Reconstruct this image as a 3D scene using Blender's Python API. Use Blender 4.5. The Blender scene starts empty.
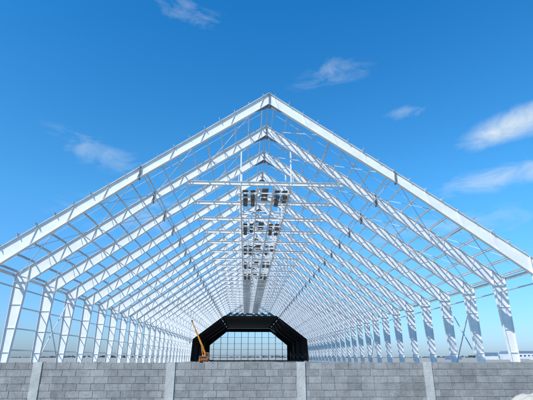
import bpy, math, random
from mathutils import Vector, Matrix, noise
random.seed(4)
R=math.radians
F=430.0; PITCH=R(20.06); YAW=R(-2.68)
EYE=Vector((-2.15,0,1.9))
S=7.0; Y0=40.25; W=26.8; H=29.0; SL=0.70
CS=math.sqrt(1+SL*SL)
NOPEN=23; NEND=36
def FY(n): return Y0+S*n
def roofz(x): return H-SL*abs(x)

# ------------------------------------------------------------ materials
def new_mat(name,col,rough=0.6,metal=0.0,noise_=0.0,scale=1.0,bump=0.0,col2=None,island=0.0,big=0.0,bigscale=.45,bumpscale=9,bumpd=.03):
    m=bpy.data.materials.new(name); m.use_nodes=True
    nt=m.node_tree; b=nt.nodes['Principled BSDF']
    b.inputs['Roughness'].default_value=rough; b.inputs['Metallic'].default_value=metal
    tc=nt.nodes.new('ShaderNodeTexCoord')
    n=nt.nodes.new('ShaderNodeTexNoise'); n.inputs['Scale'].default_value=scale; n.inputs['Detail'].default_value=5; n.inputs['Roughness'].default_value=0.65
    nt.links.new(tc.outputs['Object'],n.inputs['Vector'])
    ramp=nt.nodes.new('ShaderNodeValToRGB')
    ramp.color_ramp.elements[0].position=0.3; ramp.color_ramp.elements[1].position=0.7
    c2=col2 if col2 else tuple(c*(1-noise_) for c in col)
    ramp.color_ramp.elements[0].color=(*c2,1); ramp.color_ramp.elements[1].color=(*col,1)
    nt.links.new(n.outputs['Fac'],ramp.inputs['Fac'])
    out=ramp.outputs['Color']
    def scale_by(out,fac,lo,hi,f0=0,f1=1):
        mr=nt.nodes.new('ShaderNodeMapRange'); mr.inputs['To Min'].default_value=lo; mr.inputs['To Max'].default_value=hi
        mr.inputs['From Min'].default_value=f0; mr.inputs['From Max'].default_value=f1
        nt.links.new(fac,mr.inputs['Value'])
        vm=nt.nodes.new('ShaderNodeVectorMath'); vm.operation='SCALE'
        nt.links.new(out,vm.inputs[0]); nt.links.new(mr.outputs['Result'],vm.inputs['Scale']); return vm.outputs['Vector']
    if island>0:
        g=nt.nodes.new('ShaderNodeNewGeometry'); out=scale_by(out,g.outputs['Random Per Island'],1-island,1+island*0.5)
    if big>0:
        n3=nt.nodes.new('ShaderNodeTexNoise'); n3.inputs['Scale'].default_value=bigscale; n3.inputs['Detail'].default_value=7; n3.inputs['Roughness'].default_value=.72
        nt.links.new(tc.outputs['Object'],n3.inputs['Vector']); out=scale_by(out,n3.outputs['Fac'],1-big,1+big,.3,.7)
    nt.links.new(out,b.inputs['Base Color'])
    if bump>0:
        n2=nt.nodes.new('ShaderNodeTexNoise'); n2.inputs['Scale'].default_value=scale*bumpscale; n2.inputs['Detail'].default_value=5
        nt.links.new(tc.outputs['Object'],n2.inputs['Vector'])
        bp=nt.nodes.new('ShaderNodeBump'); bp.inputs['Strength'].default_value=bump; bp.inputs['Distance'].default_value=bumpd
        nt.links.new(n2.outputs['Fac'],bp.inputs['Height']); nt.links.new(bp.outputs['Normal'],b.inputs['Normal'])
    return m
M_STEEL=new_mat('white_steel_paint',(0.77,0.78,0.78),0.5,0.0,0.17,0.7)
M_GALV=new_mat('galvanised_steel',(0.62,0.64,0.65),0.45,0.15,0.25,1.5,island=.2)
M_PLATE=new_mat('dark_plate',(0.20,0.21,0.23),0.6,0.0,0.3,2)  # darker grey for the splice and apex plates
M_DARKST_SHADE=new_mat('dark_steel_and_shade',(0.03,0.03,0.035),0.7,0,0.3,1)  # near-black: own tone on crane cable and hook, painted shade on far frames
M_GRATE=new_mat('rusty_grating',(0.17,0.16,0.15),0.8,0.1,0.5,3)
M_CLAD=new_mat('shade_toned_cladding',(0.018,0.019,0.022),0.8,0,0.3,0.5)  # near-black colour puts the clad interior's shade into the sheets
M_BLOCK=new_mat('concrete_block',(0.36,0.355,0.34),0.95,0,0.0,5,0.9,(0.23,0.228,0.22),0.20,.26,.8,9,.025)
M_MORTAR=new_mat('mortar',(0.25,0.245,0.23),0.95,0,0.3,4,0.4)
M_PILLAR=new_mat('cast_concrete',(0.48,0.475,0.45),0.9,0,0.25,2.5,0.4,big=.15,bigscale=2)
M_GROUND=new_mat('sandy_ground',(0.40,0.37,0.31),0.95,0,0.3,0.15,0.5)
M_SAND=new_mat('sand',(0.55,0.50,0.42),0.95,0,0.25,3,0.8)
M_ORANGE=new_mat('orange_paint',(0.72,0.20,0.04),0.4,0,0.15,2)
M_YEL=new_mat('yellow_paint',(0.78,0.33,0.04),0.4,0,0.15,2)
M_TYRE=new_mat('rubber',(0.02,0.02,0.02),0.8,0,0.3,5)
M_GLASS=new_mat('cab_glass',(0.03,0.05,0.07),0.1,0,0.1,2)
M_WHITE=new_mat('white_sheet',(0.65,0.67,0.68),0.5,0,0.1,0.4)
M_BLUE=new_mat('blue_sheet',(0.16,0.23,0.34),0.5,0,0.2,0.8)

# ------------------------------------------------------------ mesh helper
class MB:
    def __init__(s): s.v=[]; s.f=[]; s.m=[]
    def obox(s,c,a,b,d,mi=0):
        c,a,b,d=map(Vector,(c,a,b,d)); i=len(s.v)
        for sa in(-1,1):
            for sb in(-1,1):
                for sd in(-1,1): s.v.append(c+a*sa+b*sb+d*sd)
        for q in((0,1,3,2),(4,6,7,5),(0,4,5,1),(2,3,7,6),(0,2,6,4),(1,5,7,3)):
            s.f.append(tuple(i+k for k in q)); s.m.append(mi)
    def box(s,x0,x1,y0,y1,z0,z1,mi=0):
        s.obox(((x0+x1)/2,(y0+y1)/2,(z0+z1)/2),((x1-x0)/2,0,0),(0,(y1-y0)/2,0),(0,0,(z1-z0)/2),mi)
    def beam(s,p,q,w,h,up=(0,0,1),mi=0,n=1):
        p,q=Vector(p),Vector(q); d=(q-p)/n; u=Vector(up)
        side=d.cross(u)
        if side.length<1e-6: side=d.cross(Vector((1,0,0)))
        side.normalize(); u=side.cross(d).normalized()
        for k in range(n): s.obox(p+d*(k+.5),d/2*(.9995 if n>1 else 1),side*w/2,u*h/2,mi)
    def ibeam(s,p,q,w,h,t=0.03,up=(0,0,1),mi=0,n=1):
        p,q=Vector(p),Vector(q); d=q-p; u=Vector(up); side=d.cross(u).normalized(); u=side.cross(d).normalized()
        s.beam(p,q,t*.8,h-2*t,u,mi,n)
        for k in(-1,1): s.beam(p+u*k*(h-t)/2,q+u*k*(h-t)/2,w,t,u,mi,n)
    def prism(s,pts,y,t,mi=0):   # polygon in XZ
        n=len(pts); i=len(s.v)
        for yy in(y-t/2,y+t/2):
            for (x,z) in pts: s.v.append(Vector((x,yy,z)))
        s.f.append(tuple(range(i,i+n))); s.m.append(mi)
        s.f.append(tuple(range(i+2*n-1,i+n-1,-1))); s.m.append(mi)
        for k in range(n):
            a=i+k; b=i+(k+1)%n
            s.f.append((b,a,a+n,b+n)); s.m.append(mi)
    def cyl(s,p,q,r,r2=None,n=16,mi=0):
        p,q=Vector(p),Vector(q); r2=r if r2 is None else r2
        d=(q-p).normalized(); a=d.orthogonal().normalized(); b=d.cross(a); i=len(s.v)
        for (c,rr) in((p,r),(q,r2)):
            for k in range(n):
                t=2*math.pi*k/n; s.v.append(c+(a*math.cos(t)+b*math.sin(t))*rr)
        for k in range(n):
            s.f.append((i+k,i+(k+1)%n,i+n+(k+1)%n,i+n+k)); s.m.append(mi)
        s.f.append(tuple(i+n-1-k for k in range(n))); s.m.append(mi)
        s.f.append(tuple(i+n+k for k in range(n))); s.m.append(mi)
    def mesh(s,name,mats):
        me=bpy.data.meshes.new(name); me.from_pydata([tuple(v) for v in s.v],[],s.f)
        for m in mats: me.materials.append(m)
        me.polygons.foreach_set('material_index',s.m); me.update(); me.validate()
        return me
def add(name,me,parent=None,loc=(0,0,0)):
    o=bpy.data.objects.new(name,me); o.location=loc; bpy.context.scene.collection.objects.link(o)
    if parent: o.parent=parent
    return o
def empty(name,loc=(0,0,0)):
    o=bpy.data.objects.new(name,None); o.location=loc; bpy.context.scene.collection.objects.link(o); return o

# ------------------------------------------------------------ portal frame
KD=1.32
XK=W-KD
def din(x):
    if x<=13: d=1.06+(0.92-1.06)*x/13
    else: d=0.92+(1.42-0.92)*(x-13)/(XK-13)
    return d*CS
NP=18
PX=[0.55+(W-0.75)*i/(NP-1) for i in range(NP)]
ZC=21.2
def build_frame(collar):
    b=MB(); FWd=0.40; T=0.035
    for sg in(-1,1):
        P=lambda x,z:(sg*x,z)
        cuts=[.03,6.5,12.96],[13.04,19,XK]
        for cc in cuts:
            for xa,xb in zip(cc[:-1],cc[1:]):
                b.prism([P(xa,roofz(xa)),P(xb,roofz(xb)),P(xb,roofz(xb)-din(xb)),P(xa,roofz(xa)-din(xa))],0,0.025)
        def fl(x0,z0,x1,z1,w=FWd,t=T,mi=0,n=1):
            v=Vector((sg*(x1-x0),0,z1-z0)).normalized(); nn=Vector((-v.z,0,v.x))
            b.beam((sg*x0,0,z0),(sg*x1,0,z1),w,t,nn,mi,n)
        fl(0,roofz(0)+.02,W,roofz(W)+.02,n=8)
        fl(.03,roofz(.03)-din(.03)-.02,12.96,roofz(12.96)-din(12.96)-.02,n=4)
        fl(13.04,roofz(13.04)-din(13.04)-.02,XK,roofz(XK)-din(XK)-.02,n=4)
        zk=roofz(XK)-din(XK)
        b.prism([P(XK,roofz(XK)),P(W,roofz(W)),P(W,zk),P(XK,zk)],0,0.025)
        b.prism([P(XK,zk),P(W,zk),P(W,0.3),P(W-.72,0.3)],0,0.025)
        fl(W+.02,roofz(W)+.02,W+.02,0.3)
        fl(XK-.02,zk,W-.74,0.3)
        fl(XK,roofz(XK),XK,zk,0.38,0.03)
        fl(XK,zk,W,zk,0.38,0.03)
        fl(XK+.06,zk+.06,W-.06,roofz(W)-.1,0.12,0.03)
        for xs in(12.97,13.03):
            fl(xs,roofz(xs)+.10,xs,roofz(xs)-din(xs)-.20,0.46,0.03,1)
        fl(0.02,H+.0,0.02,H-din(0)-.5,0.46,0.03,1)
        b.prism([P(.04,H-din(0)-.04),P(1.5,roofz(1.5)-din(1.5)-.04),P(.04,H-din(0)-.5)],0,0.03,1)
        for i,x in enumerate(PX):
            if i%2==0 and x<XK-1:
                fl(x,roofz(x)-.02,x+0.5,roofz(x+.5)-din(x+.5)+.02,0.24,0.02)
        for k in range(1,4):
            z=zk*k/4.0; xi=(W-.72)+(XK-(W-.72))*(z-.3)/(zk-.3)
            fl(xi,z,W,z,0.24,0.02)
        b.box(*sorted((sg*(W-1.0),sg*(W+.12))),-.3,.3,.27,.30)
        b.box(*sorted((sg*(W-1.2),sg*(W+.3))),-.45,.45,0,.27,2)
        for x in PX:
            v=Vector((sg*1,0,-SL)).normalized(); nn=Vector((SL*sg,0,1)).normalized()
            b.obox(Vector((sg*x,0,roofz(x)+.04))+nn*.11,v*.008,(0,.08,0),nn*.09)
    if collar:
        xh=(H-1.3-ZC)/SL
        b.ibeam((-xh,0,ZC),(xh,0,ZC),0.3,0.46,0.03)
        for x in(-xh+.6,xh-.6,-3.0,3.0): b.box(x-.012,x+.012,-.15,.15,ZC-.2,ZC+.2)
        for sg in(-1,1):
            x=3.0; b.beam((sg*x,0,ZC+.23),(sg*x,0,roofz(x)-din(x)),0.15,0.15,(0,1,0))
    return b
bld=empty('steel_frame_building')
me_front=build_frame(False).mesh('front_frame',[M_STEEL,M_PLATE,M_PILLAR])
me_fr=build_frame(True).mesh('portal_frame',[M_STEEL,M_PLATE,M_PILLAR])
me_dk=build_frame(True).mesh('portal_frame_shade_toned',[M_DARKST_SHADE,M_DARKST_SHADE,M_PILLAR])  # white frame recoloured near-black, interior shade painted into the steel
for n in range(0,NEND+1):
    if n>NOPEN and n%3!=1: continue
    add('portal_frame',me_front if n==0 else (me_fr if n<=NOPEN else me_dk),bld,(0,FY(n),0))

# purlins, one length per bay
b=MB(); yb=FY(NOPEN)
for sg in(-1,1):
    v=Vector((sg*1,0,-SL)).normalized(); n=Vector((SL*sg,0,1)).normalized()
    for x in PX:
        for k in range(NOPEN):
            y0=FY(k)-(0.38+random.uniform(-.2,.15) if k==0 else -.01); y1=FY(k+1)-.01
            c=Vector((sg*x,(y0+y1)/2,roofz(x)+.05))+n*(.125+random.uniform(-.012,.012))+v*(.02+random.uniform(-.02,.02))
            L=(y1-y0)/2
            b.obox(c,(0,L,0),v*.006,n*.105)
            b.obox(c+n*.111-v*.04,(0,L,0),v*.034,n*.006)
            b.obox(c-n*.111+v*.04,(0,L,0),v*.034,n*.006)
    b.beam((sg*(W+.16),FY(0),roofz(W)-.1),(sg*(W+.16),yb,roofz(W)-.1),.14,.3,n=NOPEN)
    b.beam((sg*(W-.7),FY(0),8.7),(sg*(W-.7),yb,8.7),.12,.12,n=NOPEN)
b.beam((0,FY(0),H-.55),(0,yb,H-.55),.12,.12,n=NOPEN)
add('purlins',b.mesh('purlins',[M_GALV]),bld)
b=MB()
for k in range(0,NOPEN+1):
    for sg in(-1,1):
        for i,x in enumerate(PX):
            if i%2==1 and x<XK-.5:
                for dy in((-1,1) if 0<k<NOPEN else ((1,) if k==0 else (-1,))):
                    b.beam((sg*x,FY(k)+dy*.95,roofz(x)+.05),(sg*(x-.3),FY(k)+dy*.12,roofz(x-.3)-din(x-.3)),.05,.05)
for k in range(0,NOPEN):
    y=FY(k)
    for sg in(-1,1):
        yy=y+S*.5
        b.beam((sg*PX[0],yy,roofz(PX[0])+.12),(sg*PX[-1],yy,roofz(PX[-1])+.12),.03,.03,n=9)
        if k%4==1 or k==0:
            xs=[PX[0],PX[4],PX[8],PX[12],PX[17]]
            for a,c in zip(xs[:-1],xs[1:]):
                b.beam((sg*a,y,roofz(a)-.3),(sg*c,y+S,roofz(c)-.3),.06,.06,n=4)
                b.beam((sg*c,y,roofz(c)-.36),(sg*a,y+S,roofz(a)-.36),.06,.06,n=4)
        if k%6==2:
            b.beam((sg*(W-.3),y,.5),(sg*(W-.3),y+S,8.8),.1,.1,n=4)
            b.beam((sg*(W-.42),y,8.8),(sg*(W-.42),y+S,.5),.1,.1,n=4)
for sg in(-1,1):
    for xx in(6.5,12.7,19.5):
        z=roofz(xx)-din(xx)+.15
        b.beam((sg*xx,FY(0),z),(sg*xx,FY(NOPEN),z),.08,.08,n=NOPEN)
add('roof_bracing',b.mesh('roof_bracing',[M_GALV]),bld)
b=MB()
for zz in(2.6,4.8,7.0):
    b.beam((-(W+.12),FY(1),zz),(-(W+.12),FY(NOPEN),zz),.06,.14,n=NOPEN-1)
add('wall_girts',b.mesh('wall_girts',[M_GALV]),bld)

# conveyor gallery under the ridge
b=MB()
zg=ZC-.43
for x in(-3.0,-1.0,1.0,3.0):
    b.ibeam((x,FY(1)-.2,zg),(x,FY(NOPEN),zg),.18,.34,.02,n=NOPEN-1)
for k in range(1,NOPEN):
    y=FY(k)
    for f in(0.2,0.4,0.6,0.8):
        b.beam((-3.4,y+S*f,zg-.24),(3.4,y+S*f,zg-.24),.14,.12)
    if k%2==1 and k<10:
        for sx in(-1,1):
            for f0,f1 in((.23,.36),(.44,.56),(.64,.76)):
                for xa,xb in((1.2,1.8),(2.1,2.75)):
                    if random.random()<.12: continue
                    x0,x1=sorted((sx*xa,sx*xb))
                    b.box(x0,x1,y+S*f0,y+S*f1,zg+.2,zg+.26,1)
                    if random.random()<.7: b.box(x0+.06,x1-.06,y+S*f0+.06,y+S*f1-.06,zg-.6,zg-.31,1)
                    b.box(x0+.02,x0+.07,y+S*f0,y+S*f1,zg-.36,zg-.3,0); b.box(x1-.07,x1-.02,y+S*f0,y+S*f1,zg-.36,zg-.3,0)
        b.box(-.4,.4,y+1.4,y+S-1.4,zg+.35,zg+.42,1)
    elif k>=10:
        for sx in(-1,1):
            for f in(.1,.3,.5,.7,.9):
                x0,x1=sorted((sx*1.15,sx*2.85)); b.box(x0,x1,y+S*f-.4,y+S*f+.4,zg+.2,zg+.26,2)
    for sx in(-1,1):
        for zz in(.7,1.15): b.beam((sx*3.25,y,ZC+zz),(sx*3.25,y+S-.01,ZC+zz),.05,.05)
        for f in(0,.25,.5,.75): b.beam((sx*3.25,y+S*f,ZC-.3),(sx*3.25,y+S*f,ZC+1.15),.05,.05,(0,1,0))
add('conveyor_gallery',b.mesh('conveyor_gallery',[M_STEEL,M_GRATE,M_GALV]),bld)

# clad far part (flat inner ceiling below the conveyor level)
ZL=19.3
b=MB(); yc=FY(NOPEN)+.5; ye=FY(NEND)+.3
for sg in(-1,1):
    n=Vector((SL*sg,0,1)).normalized()
    xa=(H-ZL)/SL; xb=W+.6
    p=Vector((sg*xa,0,roofz(xa)))+n*.36; q=Vector((sg*xb,0,roofz(xb)))+n*.36
    b.obox((p+q)/2+Vector((0,(yc+ye)/2,0)),(q-p)/2,(0,(ye-yc)/2,0),n*.04)
    b.box(*sorted((sg*(W+.35),sg*(W+.42))),yc,ye,0,roofz(W)+.2)
b.box(-(H-ZL)/SL+.05,(H-ZL)/SL-.05,yc,ye,ZL+.2,ZL+.28)
zt=17.2; xt=(H-zt)/SL; xc=(H-ZL)/SL
b.prism([(-xt,zt),(xt,zt),(xc,ZL+.15),(-xc,ZL+.15)],ye-.2,.08)
for sg in(-1,1):
    b.prism([(sg*(W+.3),0),(sg*(W+.3),roofz(W)),(sg*xt,zt),(sg*(xt-2.5),zt),(sg*(W-2.0),roofz(W)-1.2),(sg*(W-2.0),0)],ye-.2,.08)
add('shade_toned_cladding',b.mesh('shade_toned_cladding',[M_CLAD]),bld)
b=MB()
x=-W+4.5
while x<W-3:
    b.beam((x,ye-.5,0),(x,ye-.5,min(17.2,roofz(x)-1)),.3,.3,(0,1,0)); x+=4.4
for z in(3,6.5,10,13.8): 
    xx=min(W-2,(H-z)/SL-3); b.beam((-xx,ye-.3,z),(xx,ye-.3,z),.16,.16)
add('gable_posts',b.mesh('gable_posts',[M_GALV]),bld)

# ------------------------------------------------------------ block wall
wall=empty('block_wall',(0,0,0))
YW=14.0; HT=1.745; b=MB(); mo=MB()
bw,g=.40,.011
mo.box(-45,50,YW+.010,YW+.190,0,HT-.006)
pil=[EYE.x+(px-246)*0.94/430*YW for px in(45,178,305,430)]
sp=(pil[3]-pil[0])/3
rows=9; bh=HT/rows
for r in range(rows):
    x=-45+(0.2 if r%2 else 0)+random.uniform(-.03,.03)
    while x<50:
        j=random.uniform(-.005,.005); h=random.uniform(-.003,.003); w_=bw+random.uniform(-.012,.012)
        if r==rows-1: h+=random.uniform(-.010,.014)
        b.box(x+g/2,x+w_-g/2,YW+j,YW+.2+j,r*bh+g/2,(r+1)*bh-g/2+h)
        x+=w_
for i in range(120):
    x=random.uniform(-20,22); y=YW+random.uniform(.03,.16); s=random.uniform(.012,.035)
    mo.cyl((x,y,HT-.01),(x+random.uniform(-.01,.01),y,HT+s),s*random.uniform(1,2.2),s*.5,n=7)
add('blocks',b.mesh('blocks',[M_BLOCK]),wall); add('mortar',mo.mesh('mortar',[M_MORTAR]),wall)
b=MB(); k=-10
while pil[0]+k*sp<48:
    x=pil[0]+k*sp; b.box(x-.13,x+.13,YW-.03,YW+.23,0,HT+.014); k+=1
add('pillars',b.mesh('pillars',[M_PILLAR]),wall)

# ------------------------------------------------------------ ground
b=MB(); b.v=[Vector(p) for p in((-4000,-500,0),(4000,-500,0),(4000,7000,0),(-4000,7000,0))]; b.f=[(0,1,2,3)]; b.m=[0]
add('ground',b.mesh('ground',[M_GROUND]))
b=MB(); N=60; cx,cy=6.0,11.9; rx,ry=2.8,1.5
for j in range(N+1):
    for i in range(N+1):
        u=i/N*2-1; v=j/N*2-1
        r=math.sqrt(u*u+v*v); h=max(0,1-r)
        z=1.02*min(1,h*1.6)**1.2*(1-.2*abs(u))+noise.noise(Vector((u*5,v*5,0)))*.12*(h>0)+noise.noise(Vector((u*18,v*18,3)))*.05*(h>0)
        b.v.append(Vector((cx+u*rx,cy+v*ry,max(-.02,z-.02))))
for j in range(N):
    for i in range(N):
        a=j*(N+1)+i; b.f.append((a,a+1,a+N+2,a+N+1)); b.m.append(0)
add('sand_pile',b.mesh('sand_pile',[M_SAND]))

# ------------------------------------------------------------ mobile crane
cr=empty('mobile_crane',(-14.4,140,0))
b=MB()
b.box(-1.25,1.25,-5,5,.75,1.25,0); b.box(-1.2,1.2,-5.6,-3.4,1.25,2.2,0); b.box(-1.05,1.05,-5.64,-5.58,1.5,2.1,1)
for y in(-4.2,-2.6,1.6,3.0,4.4):
    for sx in(-1,1): b.cyl((sx*.95,y,.55),(sx*1.3,y,.55),.55,n=20,mi=2)
for y in(-1.2,4.9):
    b.box(-2.3,2.3,y-.15,y+.15,.9,1.1,2)
    for sx in(-1,1): b.cyl((sx*2.2,y,0),(sx*2.2,y,.9),.1,mi=2); b.cyl((sx*2.2,y,0),(sx*2.2,y,.08),.35,mi=2)
add('carrier',b.mesh('carrier',[M_ORANGE,M_GLASS,M_TYRE]),cr)
b=MB()
b.cyl((0,1,1.25),(0,1,1.5),.9); b.box(-1.1,1.1,-.6,3.4,1.5,2.2); b.box(-1.15,1.15,3.4,4.6,1.5,2.6)
b.box(.3,1.2,-1.6,.2,1.5,3.2); b.box(.36,1.14,-1.64,-1.58,2.2,3.05,1); b.box(.25,.3,-1.4,0,2.2,3.05,1)
add('upper_body',b.mesh('upper_body',[M_ORANGE,M_GLASS]),cr)
b=MB()
p0=Vector((.2,1.6,2.4)); p1=Vector((-4.4,-.5,12.4)); d=p1-p0
b.beam(p0,p0+d*.45,.55,.62,(0,1,0)); b.beam(p0+d*.42,p0+d*.75,.42,.48,(0,1,0)); b.beam(p0+d*.72,p1,.30,.36,(0,1,0))
b.cyl(p0+Vector((-.9,-.4,-.6)),p0+d*.33,.12)
b.cyl(p1+Vector((0,-.3,.1)),p1+Vector((0,.3,.1)),.28)
b.cyl(p1+Vector((-.3,0,0)),p1+Vector((-.3,0,-6)),.03,n=6,mi=1); b.box(p1.x-.45,p1.x-.15,p1.y-.15,p1.y+.15,p1.z-6.6,p1.z-6,1)
add('boom',b.mesh('boom',[M_YEL,M_DARKST_SHADE]),cr)

# ------------------------------------------------------------ distant port objects
def container(x,y,z,mat,rot=0,L=12.2):
    b=MB(); b.box(-L/2,L/2,-1.2,1.2,.12,2.5)
    n=int(L/.4)
    for i in range(n):
        xx=-L/2+.3+i*.4
        for sy in(-1,1): b.box(xx,xx+.18,sy*1.2-.03,sy*1.2+.03,.25,2.35)
    for sx in(-1,1):
        for sy in(-1,1): b.box(sx*(L/2)-.09,sx*(L/2)+.09,sy*1.2-.09,sy*1.2+.09,0,2.6)
    o=add('shipping_container',b.mesh('shipping_container',[mat]),None,(x,y,z)); o.rotation_euler=(0,0,rot)
mats=[M_WHITE,M_BLUE,M_WHITE]
for i,(x,y,z) in enumerate([(178,330,0),(178,330,2.6),(195,332,0),(214,328,0),(160,350,0)]):
    container(x,y,z,mats[i%3],random.uniform(-.1,.1))
b=MB()
b.box(-30,30,-10,10,0,6); b.prism([(-30.5,6),(30.5,6),(28,8.5),(-28,8.5)],0,20.5,1)
for i in range(12): b.box(-27+i*4.8,-25+i*4.8,-10.06,-9.98,2.5,4.2,2)
add('warehouse',b.mesh('warehouse',[M_WHITE,M_BLUE,M_GLASS]),None,(330,520,0))
b=MB()
for i in range(1500):
    x=random.uniform(-1500,1500); y=1500+random.uniform(-30,30); h=random.uniform(3,9)*(.6+.4*math.sin(x*.01))
    r=random.uniform(3,8); p=Vector((x,y,h*.5))
    a=[Vector((random.uniform(-1,1),random.uniform(-1,1),random.uniform(-1,1))).normalized() for _ in range(6)]
    i0=len(b.v); b.v+= [p+Vector((q.x*r,q.y*r,q.z*h*.6)) for q in a]
    for f in((0,1,2),(2,3,4),(3,4,5),(0,3,5),(1,4,5)): b.f.append(tuple(i0+k for k in f)); b.m.append(0)
add('tree_line',b.mesh('tree_line',[new_mat('distant_foliage',(0.12,0.15,0.16),0.9,0,0.3,.05)]))

# ------------------------------------------------------------ camera
cam=bpy.data.cameras.new('camera'); cam.sensor_width=36; cam.lens=F/533*36; cam.clip_end=20000; cam.clip_start=.1
co=bpy.data.objects.new('camera',cam); co.location=EYE; co.rotation_euler=(math.pi/2+PITCH,0,YAW)
bpy.context.scene.collection.objects.link(co); bpy.context.scene.camera=co

# ------------------------------------------------------------ sun + sky
SE=R(43); hx,hy=-.70,-.714
to_sun=Vector((hx*math.cos(SE),hy*math.cos(SE),math.sin(SE)))
su=bpy.data.lights.new('sun','SUN'); su.energy=4.7; su.angle=R(.5); su.color=(1,.95,.88)
so=bpy.data.objects.new('sun',su); so.rotation_euler=(-to_sun).to_track_quat('-Z','Y').to_euler(); bpy.context.scene.collection.objects.link(so)
w=bpy.data.worlds.new('World'); bpy.context.scene.world=w; w.use_nodes=True
nt=w.node_tree; nt.nodes.clear()
def nd(t,**k):
    n=nt.nodes.new(t)
    for a,v in k.items(): setattr(n,a,v)
    return n
def math_(op,a,b_=None,clamp=False):
    n=nd('ShaderNodeMath',operation=op,use_clamp=clamp)
    for i,x in enumerate((a,b_)):
        if x is None: continue
        if isinstance(x,(int,float)): n.inputs[i].default_value=x
        else: nt.links.new(x,n.inputs[i])
    return n.outputs[0]
sky=nd('ShaderNodeTexSky',sky_type='NISHITA',sun_disc=False); sky.sun_elevation=SE; sky.sun_rotation=math.atan2(to_sun.x,to_sun.y)
sky.air_density=1.2; sky.dust_density=0.6; sky.ozone_density=2.0
tc=nd('ShaderNodeTexCoord')
sep=nd('ShaderNodeSeparateXYZ'); nt.links.new(tc.outputs['Generated'],sep.inputs[0])
rp=nd('ShaderNodeValToRGB'); nt.links.new(sep.outputs['Z'],rp.inputs['Fac'])
k=1/3.0
E=rp.color_ramp.elements
E[0].position=0; E[0].color=(.68*k,1.02*k,1.85*k,1)
E[1].position=.70; E[1].color=(.17*k,1.30*k,2.12*k,1)
e=E.new(.33); e.color=(.50*k,1.46*k,2.05*k,1)
sc3=nd('ShaderNodeVectorMath',operation='SCALE'); nt.links.new(rp.outputs['Color'],sc3.inputs[0]); sc3.inputs['Scale'].default_value=3.0
tint=nd('ShaderNodeVectorMath',operation='MULTIPLY'); nt.links.new(sky.outputs[0],tint.inputs[0]); nt.links.new(sc3.outputs['Vector'],tint.inputs[1])
mp=nd('ShaderNodeMapping'); mp.inputs['Scale'].default_value=(1,1,2.4); nt.links.new(tc.outputs['Generated'],mp.inputs['Vector'])
n1=nd('ShaderNodeTexNoise'); n1.inputs['Scale'].default_value=9; n1.inputs['Detail'].default_value=8; n1.inputs['Roughness'].default_value=.62; n1.inputs['Distortion'].default_value=.7
nt.links.new(mp.outputs[0],n1.inputs['Vector'])
def ray(px,py):
    v=Vector(((px-266.5),(200-py),-F)); v=Matrix.Rotation(YAW,3,'Z')@(Matrix.Rotation(math.pi/2+PITCH,3,'X')@v)
    return v.normalized()
tot=None
for (px,py,a,bb,st,tilt) in [(518,124,62,20,1.0,-6),(500,178,85,17,.70,-2),(102,153,75,20,.55,12),(188,12,60,18,.50,12),(330,72,60,20,.46,-8),(410,112,32,9,.52,0),(150,215,140,24,.5,0),(430,225,160,22,.45,0)]:
    c=ray(px,py); up=Vector((0,0,1)); r=c.cross(up).normalized(); u=r.cross(c)
    t=R(tilt); r2=r*math.cos(t)-u*math.sin(t); u2=u*math.cos(t)+r*math.sin(t)
    outs=[]
    for vec,sz in((r2,a/460),(u2,bb/460)):
        dp=nd('ShaderNodeVectorMath',operation='DOT_PRODUCT'); nt.links.new(tc.outputs['Generated'],dp.inputs[0]); dp.inputs[1].default_value=vec/sz
        outs.append(math_('MULTIPLY',dp.outputs['Value'],dp.outputs['Value']))
    rr=math_('ADD',outs[0],outs[1])
    m=math_('SUBTRACT',1.0,rr,True); m=math_('MULTIPLY',m,st)
    tot=m if tot is None else math_('MAXIMUM',tot,m)
a_=math_('MULTIPLY',tot,.42); a_=math_('ADD',a_,n1.outputs['Fac']); a_=math_('SUBTRACT',a_,.61); a_=math_('MULTIPLY',a_,2.2,True)
cl=math_('MULTIPLY',a_,tot); cl=math_('MULTIPLY',cl,1.1,True)
mx=nd('ShaderNodeMix',data_type='RGBA'); nt.links.new(cl,mx.inputs['Factor']); nt.links.new(tint.outputs['Vector'],mx.inputs['A'])
mx.inputs['B'].default_value=(7.4,8.5,9.2,1)
bg=nd('ShaderNodeBackground'); bg.inputs['Strength'].default_value=.1
nt.links.new(mx.outputs['Result'],bg.inputs['Color'])
o=nd('ShaderNodeOutputWorld'); nt.links.new(bg.outputs[0],o.inputs['Surface'])
sc=bpy.context.scene; sc.view_settings.view_transform='Standard'; sc.view_settings.look='None'; sc.view_settings.exposure=0
